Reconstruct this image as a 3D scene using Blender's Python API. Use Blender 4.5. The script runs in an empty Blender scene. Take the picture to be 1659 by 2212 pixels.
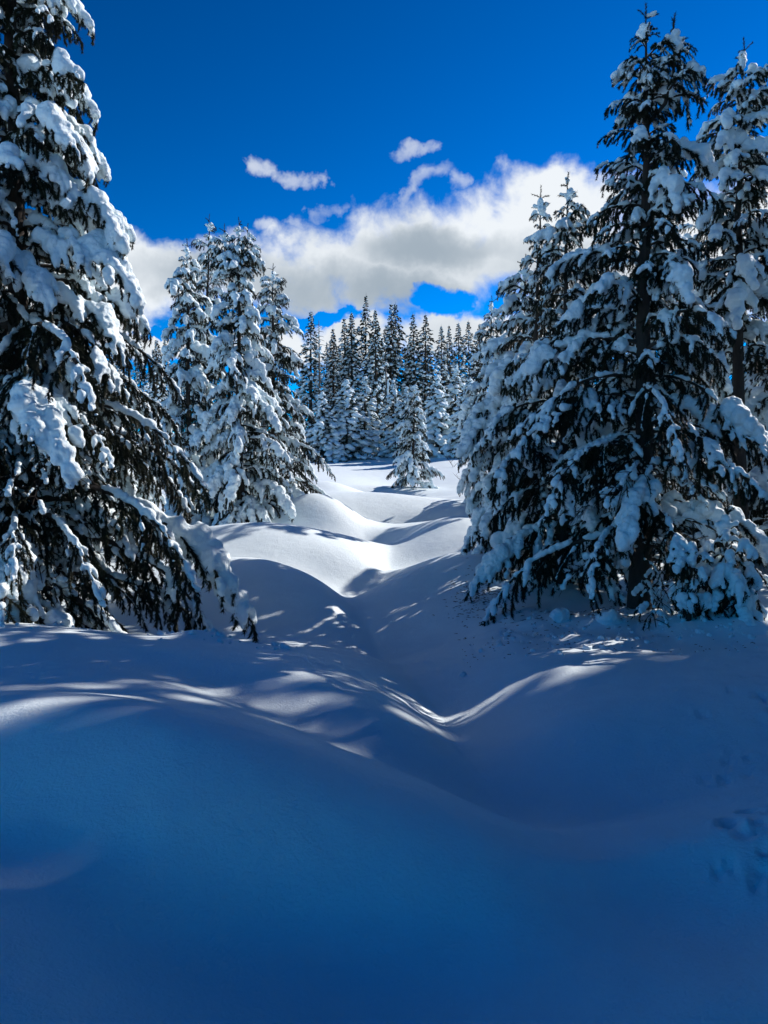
import bpy, math, random
import numpy as np
from mathutils import Vector, Matrix, noise

SC = bpy.context.scene
COL = SC.collection
R_ = math.radians

# ------------------------------------------------------------------ camera, world, sun, exposure
FPX, CX, HOR = 1740.0, 829.5, 1040.0          # focal length and horizon row of a 1659 x 2212 picture
ZC = 1.65                                      # eye height above the snow
cam_d = bpy.data.cameras.new('camera')
cam_d.sensor_fit = 'HORIZONTAL'; cam_d.sensor_width = 36.0
cam_d.lens = 36.0 * FPX / 1659.0
cam_d.clip_start = 0.05; cam_d.clip_end = 3000
cam = bpy.data.objects.new('camera', cam_d); COL.objects.link(cam)
PITCH = math.atan((1106 - HOR) / FPX)
cam.location = (0, 0, ZC); cam.rotation_euler = (math.pi / 2 - PITCH, 0, 0)
SC.camera = cam

SUN_AZ, SUN_EL = R_(54), R_(34)               # azimuth to the right of the view direction
sun_dir = Vector((math.sin(SUN_AZ) * math.cos(SUN_EL), math.cos(SUN_AZ) * math.cos(SUN_EL), math.sin(SUN_EL)))
sun_d = bpy.data.lights.new('sun', 'SUN'); sun_d.energy = 4.6; sun_d.angle = R_(0.5); sun_d.color = (1.0, .915, .87)
sun = bpy.data.objects.new('sun', sun_d); COL.objects.link(sun)
sun.rotation_euler = sun_dir.to_track_quat('Z', 'Y').to_euler()
sun.location = (40, 30, 60)

SC.view_settings.view_transform = 'Standard'; SC.view_settings.look = 'None'
SC.view_settings.exposure = 0.38; SC.view_settings.gamma = 1.0; SC.view_settings.use_curve_mapping = False
SC.cycles.use_denoising = True
SC.cycles.max_bounces = 8; SC.cycles.diffuse_bounces = 4; SC.cycles.transmission_bounces = 4


class NT:
    """small helper to write node trees"""
    def __init__(self, tree):
        self.t = tree; self.n = tree.nodes; self.l = tree.links
    def node(self, typ, **kw):
        n = self.n.new(typ)
        for k, v in kw.items(): setattr(n, k, v)
        return n
    def put(self, sock, v):
        if isinstance(v, bpy.types.NodeSocket): self.l.new(v, sock)
        elif v is not None: sock.default_value = v
    def math(self, op, a, b=None, c=None, clamp=False):
        n = self.node('ShaderNodeMath', operation=op, use_clamp=clamp)
        for i, v in enumerate((a, b, c)):
            if v is not None: self.put(n.inputs[i], v)
        return n.outputs[0]
    def smooth(self, x, lo, hi, a=0.0, b=1.0):
        n = self.node('ShaderNodeMapRange', interpolation_type='SMOOTHSTEP', clamp=True)
        for i, v in enumerate((x, lo, hi, a, b)): self.put(n.inputs[i], v)
        return n.outputs[0]
    def noise(self, vec, scale, detail=4, rough=.5, dist=0.0, out=0):
        n = self.node('ShaderNodeTexNoise')
        if vec is not None: self.put(n.inputs['Vector'], vec)
        n.inputs['Scale'].default_value = scale; n.inputs['Detail'].default_value = detail
        n.inputs['Roughness'].default_value = rough; n.inputs['Distortion'].default_value = dist
        return n.outputs[out]
    def mix(self, f, a, b):
        n = self.node('ShaderNodeMix', data_type='RGBA')
        self.put(n.inputs[0], f); self.put(n.inputs[6], a); self.put(n.inputs[7], b)
        return n.outputs[2]


world = bpy.data.worlds.new('World'); SC.world = world; world.use_nodes = True
W = NT(world.node_tree); W.n.clear()
sky = W.node('ShaderNodeTexSky', sky_type='NISHITA', sun_disc=False, sun_elevation=SUN_EL, sun_rotation=SUN_AZ,
             altitude=2500, air_density=1.0, dust_density=0.15, ozone_density=4.0)
hsv = W.node('ShaderNodeHueSaturation')
hsv.inputs['Hue'].default_value = 0.495; hsv.inputs['Saturation'].default_value = 1.95; hsv.inputs['Value'].default_value = .44
gam = W.node('ShaderNodeGamma'); gam.inputs['Gamma'].default_value = 1.75
W.l.new(sky.outputs[0], gam.inputs['Color']); W.l.new(gam.outputs[0], hsv.inputs['Color'])
tc = W.node('ShaderNodeTexCoord')
sep = W.node('ShaderNodeSeparateXYZ'); W.l.new(tc.outputs['Generated'], sep.inputs[0])
AZ = W.math('ARCTAN2', sep.outputs[0], sep.outputs[1])
EL = W.math('ARCSINE', sep.outputs[2])
cv = W.node('ShaderNodeCombineXYZ'); W.l.new(AZ, cv.inputs[0]); W.l.new(EL, cv.inputs[1]); cv.inputs[2].default_value = 3.7
n_big = W.noise(cv.outputs[0], 9.0, 3, .5, 0.0)
n_mid = W.noise(cv.outputs[0], 22.0, 7, .56, .25)
edge = W.math('ADD', W.math('MULTIPLY', W.math('SUBTRACT', n_big, .5), 1.5), W.math('MULTIPLY', W.math('SUBTRACT', n_mid, .5), 1.9))

n_w = W.noise(cv.outputs[0], 13.0, 5, .6, 0.0, 1)
sw = W.node('ShaderNodeSeparateXYZ'); W.l.new(n_w, sw.inputs[0])
AZR, ELR = AZ, EL
AZ = W.math('ADD', AZ, W.math('MULTIPLY', W.math('SUBTRACT', sw.outputs[0], .5), .13))
EL = W.math('ADD', EL, W.math('MULTIPLY', W.math('SUBTRACT', sw.outputs[1], .5), .065))

def pix_dir(u, v):
    a = math.atan((u - CX) / FPX)
    return a, math.atan((HOR - v) / FPX * math.cos(a))

def puff(u, v, ru, rv, tilt=0.0, soft=1.0):
    """field that is 1 in the middle of one cloud of the sky and falls below 0 outside of it"""
    a0, e0 = pix_dir(u, v)
    ra, re = ru / FPX, rv / FPX
    da = W.math('SUBTRACT', AZ, a0); de = W.math('SUBTRACT', EL, e0)
    c, s = math.cos(tilt), math.sin(tilt)
    p = W.math('ADD', W.math('MULTIPLY', da, c), W.math('MULTIPLY', de, s))
    q = W.math('SUBTRACT', W.math('MULTIPLY', de, c), W.math('MULTIPLY', da, s))
    d = W.math('ADD', W.math('POWER', W.math('DIVIDE', W.math('ABSOLUTE', p), ra), 2.0),
               W.math('POWER', W.math('DIVIDE', W.math('ABSOLUTE', q), re), 2.0))
    return W.math('MULTIPLY', W.math('SUBTRACT', 1.0, d), soft)

def smax(lst):
    r = lst[0]
    for x in lst[1:]: r = W.math('SMOOTH_MAX', r, x, .25)
    return r

bank = smax([puff(900, 560, 300, 118), puff(1180, 520, 300, 135), puff(700, 590, 190, 105), puff(540, 600, 160, 75),
             puff(330, 610, 170, 78), puff(1230, 440, 150, 62), puff(1500, 560, 260, 160), puff(120, 640, 200, 90), puff(300, 600, 160, 60),
             puff(1290, 640, 200, 70), puff(-200, 650, 260, 70), puff(1900, 600, 280, 110)])
low = smax([puff(760, 745, 110, 62), puff(930, 735, 120, 58), puff(1060, 720, 110, 50), puff(620, 760, 130, 45),
            puff(330, 745, 120, 28), puff(200, 690, 90, 40), puff(1200, 740, 160, 50)])
wisp = smax([puff(562, 378, 26, 17), puff(640, 388, 62, 13, -.05), puff(690, 396, 26, 16), puff(930, 392, 62, 20, .45),
             puff(880, 425, 60, 18, .9), puff(895, 335, 44, 13, .1), puff(985, 395, 26, 26), puff(700, 470, 40, 16, .5),
             puff(575, 505, 30, 12, .2), puff(640, 500, 24, 18)])
# broken low clouds all round the horizon, outside the frame too
n_far = W.noise(cv.outputs[0], 3.1, 4, .55)
band = W.math('SUBTRACT', 1.0, W.math('POWER', W.math('DIVIDE', W.math('SUBTRACT', EL, .2), .13), 2.0))
off = W.smooth(W.math('ABSOLUTE', AZ), .62, .8)
patch = W.math('MULTIPLY', W.smooth(n_far, .56, .7), off)
band = W.math('SUBTRACT', W.math('MULTIPLY', W.math('MAXIMUM', band, -2.0), patch), W.math('MULTIPLY', W.math('SUBTRACT', 1.0, patch), 1.6))
gap = smax([puff(955, 655, 85, 34), puff(690, 690, 90, 14), puff(330, 715, 50, 10)])
field = W.math('MINIMUM', smax([bank, low, band]), W.math('SUBTRACT', .1, W.math('MULTIPLY', gap, 1.1)))
dens = W.smooth(W.math('ADD', field, W.math('MULTIPLY', edge, .9)), -.08, .72)
wd = W.smooth(W.math('ADD', wisp, W.math('MULTIPLY', edge, 1.6)), -.5, 1.6)
dens = W.math('MAXIMUM', dens, W.math('MULTIPLY', wd, .68))
# grey undersides: below the middle of each bank, broken by noise
a1, e1 = pix_dir(1010, 560)
n_sh = W.noise(cv.outputs[0], 5.5, 5, .55, .4)
g1 = smax([puff(1010, 552, 230, 40), puff(660, 625, 170, 60), puff(1200, 590, 170, 70), puff(420, 590, 180, 45), puff(860, 640, 220, 45)])
grey = W.smooth(W.math('ADD', g1, W.math('MULTIPLY', W.math('SUBTRACT', n_sh, .5), 2.6)), -1.0, 1.5)
grey = W.math('MAXIMUM', grey, W.math('MULTIPLY', W.smooth(n_sh, .42, .75), .4))
cloud_c = W.mix(grey, (9.3, 9.8, 10.3, 1), (3.9, 4.7, 5.5, 1))
skycol = W.mix(dens, hsv.outputs[0], cloud_c)
bg = W.node('ShaderNodeBackground'); bg.inputs['Strength'].default_value = 0.072
W.l.new(skycol, bg.inputs['Color'])
wo = W.node('ShaderNodeOutputWorld'); W.l.new(bg.outputs[0], wo.inputs['Surface'])

# ------------------------------------------------------------------ materials
def material(name):
    m = bpy.data.materials.new(name); m.use_nodes = True
    t = NT(m.node_tree); p = t.n['Principled BSDF']
    return m, t, p

def snow_material(name, base, grain, lump, gs, ls):
    m, t, p = material(name)
    tcn = t.node('ShaderNodeTexCoord'); geo = t.node('ShaderNodeNewGeometry')
    pos = geo.outputs['Position'] if name == 'ground_snow' else tcn.outputs['Object']
    v = t.noise(pos, 3.0, 3, .5)
    p.inputs['Base Color'].default_value = base
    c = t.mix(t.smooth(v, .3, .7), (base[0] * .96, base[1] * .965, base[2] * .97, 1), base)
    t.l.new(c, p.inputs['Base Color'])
    p.inputs['Roughness'].default_value = .62; p.inputs['Specular IOR Level'].default_value = .25
    b1 = t.node('ShaderNodeBump'); b1.inputs['Strength'].default_value = grain; b1.inputs['Distance'].default_value = .012
    t.l.new(t.noise(pos, gs, 4, .65), b1.inputs['Height'])
    b2 = t.node('ShaderNodeBump'); b2.inputs['Strength'].default_value = lump; b2.inputs['Distance'].default_value = .05
    t.l.new(t.noise(pos, ls, 4, .55), b2.inputs['Height']); t.l.new(b1.outputs[0], b2.inputs['Normal'])
    t.l.new(b2.outputs[0], p.inputs['Normal'])
    return m

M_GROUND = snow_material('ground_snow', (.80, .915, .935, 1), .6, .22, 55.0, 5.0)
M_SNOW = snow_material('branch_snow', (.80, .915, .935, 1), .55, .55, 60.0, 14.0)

def needle_material():
    m, t, p = material('needles')
    geo = t.node('ShaderNodeNewGeometry')
    v = t.noise(geo.outputs['Position'], 2.3, 3, .6)
    c = t.mix(t.smooth(v, .35, .68), (.010, .015, .009, 1), (.026, .036, .018, 1))
    t.l.new(c, p.inputs['Base Color']); p.inputs['Roughness'].default_value = .6
    p.inputs['Specular IOR Level'].default_value = .2
    return m
M_NEEDLE = needle_material()

def bark_material():
    m, t, p = material('bark')
    tcn = t.node('ShaderNodeTexCoord'); mp = t.node('ShaderNodeMapping'); mp.inputs['Scale'].default_value = (1, 1, .25)
    t.l.new(tcn.outputs['Object'], mp.inputs[0])
    v = t.noise(mp.outputs[0], 26.0, 5, .65)
    t.l.new(t.mix(v, (.012, .009, .007, 1), (.06, .047, .036, 1)), p.inputs['Base Color'])
    p.inputs['Roughness'].default_value = .9
    b = t.node('ShaderNodeBump'); b.inputs['Strength'].default_value = .9; b.inputs['Distance'].default_value = .02
    t.l.new(v, b.inputs['Height']); t.l.new(b.outputs[0], p.inputs['Normal'])
    return m
M_BARK = bark_material()
m_, t_, p_ = material('grey_deadwood')
t_.l.new(t_.mix(t_.noise(t_.node('ShaderNodeTexCoord').outputs['Object'], 18, 5, .6), (.05, .042, .036, 1), (.17, .15, .13, 1)), p_.inputs['Base Color'])
p_.inputs['Roughness'].default_value = .9
M_DEAD = m_

# ------------------------------------------------------------------ mesh helpers
class Acc:
    """collects triangles with a material slot each"""
    def __init__(self): self.v = []; self.f = []; self.m = []; self.n = 0
    def add(self, V, F, mat=0):
        V = np.asarray(V, float).reshape(-1, 3); F = np.asarray(F, int).reshape(-1, 3)
        self.v.append(V); self.f.append(F + self.n); self.m.append(np.full(len(F), mat)); self.n += len(V)
    def mesh(self, name, mats, smooth=False):
        return mesh_np(name, np.concatenate(self.v), np.concatenate(self.f), mats, np.concatenate(self.m), smooth)

def mesh_np(name, V, F, mats, mi=None, smooth=False):
    k = F.shape[1]
    me = bpy.data.meshes.new(name)
    me.vertices.add(len(V)); me.vertices.foreach_set('co', np.ascontiguousarray(V, np.float32).ravel())
    me.loops.add(F.size); me.loops.foreach_set('vertex_index', F.astype(np.int32).ravel())
    me.polygons.add(len(F)); me.polygons.foreach_set('loop_start', np.arange(0, F.size, k, dtype=np.int32))
    for m in mats: me.materials.append(m)
    if mi is not None: me.polygons.foreach_set('material_index', mi.astype(np.int32))
    me.polygons.foreach_set('use_smooth', np.full(len(F), smooth))
    me.update(calc_edges=True); me.validate()
    return me

def link(name, mesh, parent=None):
    o = bpy.data.objects.new(name, mesh); COL.objects.link(o)
    if parent is not None: o.parent = parent
    return o

def thing(name, label, cat, loc, group=None, kind=None):
    o = bpy.data.objects.new(name, None); COL.objects.link(o)
    o.empty_display_size = .3; o.location = loc; o['label'] = label; o['category'] = cat
    if group: o['group'] = group
    return o

def unit(a): return a / (np.linalg.norm(a, axis=-1, keepdims=True) + 1e-9)

def tube(acc, P, rad, sides=5, mat=0, cap=True):
    P = np.asarray(P, float); n = len(P); rad = np.broadcast_to(np.asarray(rad, float), (n,))
    T = unit(np.gradient(P, axis=0))
    ref = np.array([0, 0, 1.0]) if abs(T[:, 2]).mean() < .8 else np.array([1.0, 0, 0])
    A = unit(np.cross(T, ref)); B = np.cross(T, A)
    th = np.arange(sides) * 2 * math.pi / sides
    V = P[:, None] + rad[:, None, None] * (np.cos(th)[None, :, None] * A[:, None] + np.sin(th)[None, :, None] * B[:, None])
    V = V.reshape(-1, 3); F = []
    for i in range(n - 1):
        for j in range(sides):
            a = i * sides + j; b = i * sides + (j + 1) % sides
            F += [(a, b, b + sides), (a, b + sides, a + sides)]
    if cap:
        V = np.vstack([V, P[-1] + T[-1] * rad[-1]])
        for j in range(sides): F.append(((n - 1) * sides + j, (n - 1) * sides + (j + 1) % sides, n * sides))
    acc.add(V, F, mat)

def ico(sub):
    t = (1 + 5 ** .5) / 2
    V = [(-1, t, 0), (1, t, 0), (-1, -t, 0), (1, -t, 0), (0, -1, t), (0, 1, t), (0, -1, -t), (0, 1, -t), (t, 0, -1), (t, 0, 1), (-t, 0, -1), (-t, 0, 1)]
    F = [(0, 11, 5), (0, 5, 1), (0, 1, 7), (0, 7, 10), (0, 10, 11), (1, 5, 9), (5, 11, 4), (11, 10, 2), (10, 7, 6), (7, 1, 8),
         (3, 9, 4), (3, 4, 2), (3, 2, 6), (3, 6, 8), (3, 8, 9), (4, 9, 5), (2, 4, 11), (6, 2, 10), (8, 6, 7), (9, 8, 1)]
    V = [np.array(v, float) / np.linalg.norm(v) for v in V]
    for _ in range(sub):
        mid = {}; G = []
        def m(a, b):
            k = (min(a, b), max(a, b))
            if k not in mid:
                w = V[a] + V[b]; V.append(w / np.linalg.norm(w)); mid[k] = len(V) - 1
            return mid[k]
        for a, b, c in F:
            x, y, z = m(a, b), m(b, c), m(c, a)
            G += [(a, x, z), (b, y, x), (c, z, y), (x, y, z)]
        F = G
    return np.array(V), np.array(F)
ICO1, ICO1F = ico(1)
ICO2, ICO2F = ico(2)

def merged_snow(name, blobs, voxel, rough=.35, rng=None):
    """joins overlapping blobs (centre, radii) into one lumpy skin of snow"""
    C = np.array([b[0] for b in blobs]); Rr = np.array([b[1] for b in blobs])
    V = C[:, None] + ICO1[None] * Rr[:, None]
    n = len(ICO1)
    F = (ICO1F[None] + (np.arange(len(blobs)) * n)[:, None, None]).reshape(-1, 3)
    me = mesh_np('tmp', V.reshape(-1, 3), F, [])
    o = bpy.data.objects.new('tmp', me); COL.objects.link(o)
    r = o.modifiers.new('r', 'REMESH'); r.mode = 'VOXEL'; r.voxel_size = voxel
    s = o.modifiers.new('s', 'SMOOTH'); s.factor = .5; s.iterations = 3
    dg = bpy.context.evaluated_depsgraph_get()
    out = bpy.data.meshes.new_from_object(o.evaluated_get(dg)); out.name = name
    bpy.data.objects.remove(o); bpy.data.meshes.remove(me)
    k = len(out.vertices)
    co = np.empty(k * 3, np.float32); out.vertices.foreach_get('co', co); co = co.reshape(-1, 3)
    no = np.empty(k * 3, np.float32); out.vertices.foreach_get('normal', no); no = no.reshape(-1, 3)
    s1 = np.array([noise.noise(Vector(c) * 9.0) for c in co]); s2 = np.array([noise.noise(Vector(c) * 24.0) for c in co])
    co = co + no * (s1 * .024 + s2 * .014)[:, None] * rough / .35
    out.vertices.foreach_set('co', co.astype(np.float32).ravel())
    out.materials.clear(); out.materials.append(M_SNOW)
    out.polygons.foreach_set('use_smooth', np.full(len(out.polygons), True)); out.update()
    return out

# ------------------------------------------------------------------ boughs
def needles(acc, P, per_m, length, width, rng, mat=1):
    """thin pointed blades all round the twig P"""
    P = np.asarray(P); seg = np.diff(P, axis=0); L = np.linalg.norm(seg, axis=1); tot = L.sum()
    n = max(6, int(per_m * tot)); s = rng.random(n) * tot
    cum = np.concatenate([[0], np.cumsum(L)]); i = np.clip(np.searchsorted(cum, s) - 1, 0, len(L) - 1)
    f = (s - cum[i]) / (L[i] + 1e-9)
    base = P[i] + seg[i] * f[:, None]; T = unit(seg[i])
    rnd = unit(rng.normal(size=(n, 3))); rad = unit(rnd - (rnd * T).sum(1, keepdims=True) * T)
    d = unit(T * .75 + rad * .8 + np.array([0, 0, -.1])); ln = length * (.7 + .6 * rng.random(n))[:, None]
    side = unit(np.cross(d, rnd)) * width * .5
    V = np.stack([base - side, base + side, base + d * ln], 1).reshape(-1, 3)
    acc.add(V, np.arange(3 * n).reshape(-1, 3), mat)

def curve_from(p0, az, el0, el1, L, n, rng, wob=.08, pw=1.2):
    P = [np.array(p0, float)]; a = az
    for i in range(n):
        t = (i + .5) / n; e = el0 + (el1 - el0) * t ** pw
        a += rng.normal() * wob
        P.append(P[-1] + L / n * np.array([math.cos(a) * math.cos(e), math.sin(a) * math.cos(e), math.sin(e)]))
    return np.array(P), a

def make_bough(L, el0, el1, load, big, seed, bare=.22, voxel=.017):
    """one drooping bough along +x: wood and needles in one mesh, the snow that lies on it in a second"""
    rng = np.random.default_rng(seed); acc = Acc(); blobs = []
    n = 14
    A, _ = curve_from((0, 0, 0), 0, el0, el1, L, n, rng, .05, 1.15)
    tube(acc, A, np.linspace(.010 + .011 * L, .004, n + 1), 5, 0)
    T = unit(np.gradient(A, axis=0))
    needles(acc, A[int(n * .4):], 380, .046, .012, rng)
    def lay(P, r0, u0, u1, p_gap, sink=.55, hang=1.0):
        """snow along a twig, thicker in the middle"""
        seg = np.linalg.norm(np.diff(P, axis=0), axis=1); cum = np.concatenate([[0], np.cumsum(seg)]); tot = cum[-1]
        s = u0 * tot; ph = rng.random() * 6; gap = 0
        while s < u1 * tot:
            u = s / tot; p = np.array([np.interp(s, cum, P[:, k]) for k in range(3)])
            r = r0 * (.62 + .5 * math.sin(math.pi * min(1, u) ** .8)) * (1 + .25 * math.sin(ph + s * 17)) * rng.uniform(.85, 1.15)
            if gap > 0: gap -= 1
            elif rng.random() < p_gap: gap = rng.integers(1, 4)
            else:
                blobs.append((p + np.array([0, 0, r * sink]) + rng.normal(size=3) * r * .12, np.array([r, r, r * rng.uniform(.85, 1.2) * hang])))
            s += r * .62
    lay(A, (.022 + .012 * L) * load, .06, 1.0, .16, .8)
    s = .12 * L + .03; side = 1; k = 0
    while s < L * .985:
        t = s / L; i = min(n - 1, int(t * n)); p = A[i] + (A[i + 1] - A[i]) * (t * n - i)
        e_ax = math.asin(max(-1, min(1, T[i][2]))); h_ax = math.atan2(T[i][1], T[i][0])
        l2 = (.12 + .40 * L ** .8 * (1 - t) ** .75 * min(1, .35 + t * 2.2)) * rng.uniform(.75, 1.2)
        yaw = h_ax + side * rng.uniform(.65, 1.15) * (1 - .35 * t)
        e0 = e_ax * .6 - rng.uniform(.05, .45); e1 = min(e0 - .6, -rng.uniform(1.0, 1.5))
        P2, _ = curve_from(p, yaw, e0, e1, l2, 7, rng, .06, 1.0)
        tube(acc, P2, np.linspace(.006, .0025, 8), 3, 0, False)
        needles(acc, P2[1:], 430, .044, .012, rng)
        snowy = rng.random() > bare
        r2 = load * rng.uniform(.018, .042) * (.82 + .16 * L)
        if snowy: lay(P2, r2, .12, rng.uniform(.75, 1.03), .07, .5, 1.1)
        q = .07; s3 = 1
        while q < l2 * .97:
            u = q / l2; j = min(6, int(u * 7)); p3 = P2[j] + (P2[j + 1] - P2[j]) * (u * 7 - j)
            d = P2[j + 1] - P2[j]; h3 = math.atan2(d[1], d[0]); e3 = math.atan2(d[2], math.hypot(d[0], d[1]))
            l3 = (.07 + .11 * (1 - u)) * rng.uniform(.7, 1.3)
            P3, _ = curve_from(p3, h3 + s3 * rng.uniform(.6, 1.1), e3 - .15, e3 - rng.uniform(.5, .9), l3, 3, rng, .08)
            needles(acc, P3, 430, .040, .012, rng)
            if snowy and rng.random() < .22: lay(P3, load * rng.uniform(.018, .028), .1, .95, .0, .5)
            s3 = -s3; q += rng.uniform(.06, .10)
        side = -side; s += rng.uniform(.05, .085) * (.75 + .3 * L); k += 1
    for _ in range(big):                                    # heavy lumps and hanging sleeves
        t = rng.uniform(.35, .95); i = min(n - 1, int(t * n)); r = rng.uniform(.06, .11) * (.6 + .33 * L)
        c = A[i] + np.array([0, rng.uniform(-.25, .25) * L * (1 - t), r * .35])
        m = rng.integers(3, 7); d = unit(T[i] + np.array([0, 0, -.35 - .6 * rng.random()]))
        for j in range(m):
            rr = r * (1.05 - .09 * j) * rng.uniform(.85, 1.15)
            blobs.append((c + d * j * r * .72 + rng.normal(size=3) * r * .15, np.array([rr, rr, rr * 1.15])))
    wood = acc.mesh('branch', [M_BARK, M_NEEDLE])
    return {'L': L, 'wood': wood, 'snow': merged_snow('snow_load', blobs, voxel) if blobs else None}

def make_leader(seed):
    rng = np.random.default_rng(seed); acc = Acc(); blobs = []
    P = np.array([(0, 0, 0), (.01, 0, .18), (-.005, .01, .36), (.01, 0, .55)])
    tube(acc, P, [.011, .009, .007, .004], 5, 0); needles(acc, P[1:], 420, .035, .008, rng)
    for k in range(5):
        a = k * 1.26 + rng.random(); Q, _ = curve_from(P[1 + k % 2], a, .5, .15, .16, 4, rng)
        tube(acc, Q, [.005, .005, .004, .003, .003], 3, 0, False); needles(acc, Q, 380, .034, .008, rng)
        if rng.random() < .7:
            for u in (1, 2, 3): blobs.append((Q[u] + np.array([0, 0, .02]), np.full(3, rng.uniform(.022, .038))))
    for k in range(4): blobs.append((P[1] + np.array([.02, 0, -.06 + .06 * k]) + rng.normal(size=3) * .012, np.full(3, rng.uniform(.04, .07))))
    return {'wood': acc.mesh('leader', [M_BARK, M_NEEDLE]), 'snow': merged_snow('snow_load', blobs, .016)}

BOUGHS = []
_specs = []
for L, els in ((.38, (.40, -.40)), (.70, (.40, -.80)), (1.1, (.38, -1.1)), (1.6, (.30, -1.15)), (2.2, (.22, -1.1))):
    for v in range(4):
        _specs.append((L, els[0] + (.18, -.12, 0, .05)[v], els[1] + (.25, -.15, 0, -.05)[v], (.9, 1.12, .62, 1.4)[v], (1, 2, 0, 3)[v] if L > .5 else (0, 1, 0, 1)[v], (.42, .34, .5, .22)[v]))
for i, (L, e0, e1, ld, bg_, br) in enumerate(_specs):
    BOUGHS.append(make_bough(L, e0, e1, ld, bg_, 100 + i, br))
for i, b in enumerate(BOUGHS): b['var'] = i % 4
LEADERS = [make_leader(70 + i) for i in range(3)]

def make_dead_limb(L, seed):
    """bare arching limb with forked twigs and a thin line of snow"""
    rng = np.random.default_rng(seed); acc = Acc(); blobs = []
    A, _ = curve_from((0, 0, 0), 0, .25, -1.0, L, 12, rng, .09, 1.1); tube(acc, A, np.linspace(.016, .004, 13), 5, 0)
    for k in range(13):
        i = rng.integers(3, 12); d = A[i + 1] - A[i]; h = math.atan2(d[1], d[0])
        P, _ = curve_from(A[i], h + rng.choice((-1, 1)) * rng.uniform(.4, 1.1), rng.uniform(-.5, .2), -1.2, L * rng.uniform(.15, .4), 6, rng, .14)
        tube(acc, P, np.linspace(.006, .002, 7), 3, 0, False)
        if rng.random() < .5: needles(acc, P[3:], 300, .04, .012, rng)
        if rng.random() < .4:
            r = rng.uniform(.018, .04)
            for q in P[2:5]: blobs.append((q + np.array([0, 0, r * .4]), np.array([r, r, r * 1.2])))
    for q in np.linspace(0, 9, 26):
        i = int(q); p = A[i] + (A[i + 1] - A[i]) * (q - i); r = rng.uniform(.014, .026)
        blobs.append((p + np.array([0, 0, .014]), np.array([r, r, r])))
    return {'wood': acc.mesh('branch', [M_BARK, M_NEEDLE]), 'snow': merged_snow('snow_load', blobs, .012)}
DEAD = [make_dead_limb(L, 900 + k) for k, L in enumerate((.9, 1.2, 1.5, 1.1))]
def add_dead_limbs(t, n, z0, z1, seed, ahead=None):
    rng = random.Random(seed)
    for k in range(n):
        b = DEAD[k % 4]; o = bpy.data.objects.new('branch', b['wood']); COL.objects.link(o); o.parent = t
        az = k * 2.4 + rng.random() if ahead is None else ahead + rng.uniform(-1.6, 1.6); s = rng.uniform(.8, 1.2)
        o.location = (.05 * math.cos(az), .05 * math.sin(az), rng.uniform(z0, z1)); o.rotation_euler = (rng.gauss(0, .2), rng.gauss(0, .18), az); o.scale = (s, s, s)
        q = bpy.data.objects.new('snow_load', b['snow']); COL.objects.link(q); q.parent = o; q['kind'] = 'stuff'

# ------------------------------------------------------------------ the ground
def world_pt(u, v, d):
    """the place seen at picture point (u, v) at depth d"""
    y = d; x = d * (u - CX) / FPX; z = ZC + d * (HOR - v) / FPX
    return (x, y, z)

CTRL = [  # u, v, depth
    (0, 2212, 2.3), (420, 2212, 2.45), (830, 2212, 2.5), (1250, 2212, 2.5), (1659, 2212, 2.4),
    (0, 1800, 3.5), (400, 1800, 3.45), (830, 1830, 3.7), (1250, 1830, 3.7), (1659, 1800, 3.55),
    (0, 1540, 4.9), (250, 1560, 4.75), (700, 1600, 4.95), (950, 1640, 4.9), 
    (0, 1345, 7.9), (200, 1362, 7.8), (450, 1392, 7.5), (650, 1425, 7.0), (830, 1495, 6.3), (940, 1565, 5.65),
    (1180, 1735, 4.1), (1060, 1640, 5.0), (1005, 1580, 5.7), (960, 1500, 6.8), (890, 1405, 8.4), 
    (1200, 1560, 5.6), (1400, 1500, 6.2), (1659, 1500, 6.0), (1659, 1640, 4.8), (1430, 1650, 4.8),
    (1100, 1420, 7.6), (1300, 1390, 8.5), (1500, 1385, 8.9), (1659, 1385, 8.6), (1050, 1335, 10.3), (1250, 1335, 10.3), (1400, 1340, 10.2), (1659, 1290, 11.5),
    (620, 1370, 9.0), (480, 1360, 9.2), (200, 1345, 9.6), (-200, 1330, 9.6), (750, 1335, 10.4), (900, 1320, 11.0),
    (450, 1225, 12.8), (560, 1222, 13.0), (690, 1255, 12.4), (780, 1292, 11.6), (600, 1290, 11.2),
    (870, 1240, 12.8), (1030, 1198, 13.6), (740, 1262, 13.6), (850, 1215, 14.6), (1000, 1180, 15.5),
    (430, 1155, 17.2), (560, 1143, 17.8), (690, 1152, 17.6), (780, 1170, 17.2), (825, 1186, 16.8), (840, 1165, 18.6),
    (620, 1110, 20.6), (700, 1096, 21.2), (755, 1120, 20.8), (790, 1155, 20.0), (900, 1140, 20.5), (1000, 1120, 21),
    (400, 1140, 21), (520, 1138, 20.5), (640, 1088, 23), (860, 1086, 26), (1000, 1085, 26), (760, 1075, 26.5),
    (690, 1062, 28.5), (740, 1058, 29.0), (830, 1068, 29.5), (885, 1064, 32), (1000, 1040, 34), (760, 1035, 35), (700, 1010, 42), (830, 1000, 46), (960, 1000, 43),
    (690, 985, 52), (800, 975, 53), (900, 970, 54), (1000, 970, 54), (560, 980, 54), (400, 990, 50), (1150, 975, 52), (1300, 985, 50),
    (100, 1060, 40), (-300, 1060, 40), (1500, 1060, 36), (1900, 1060, 36), (1659, 1150, 20), (1900, 1230, 13), (-300, 1200, 16), (1250, 1180, 17), (1400, 1230, 14), (100, 1170, 18),
]
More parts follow.
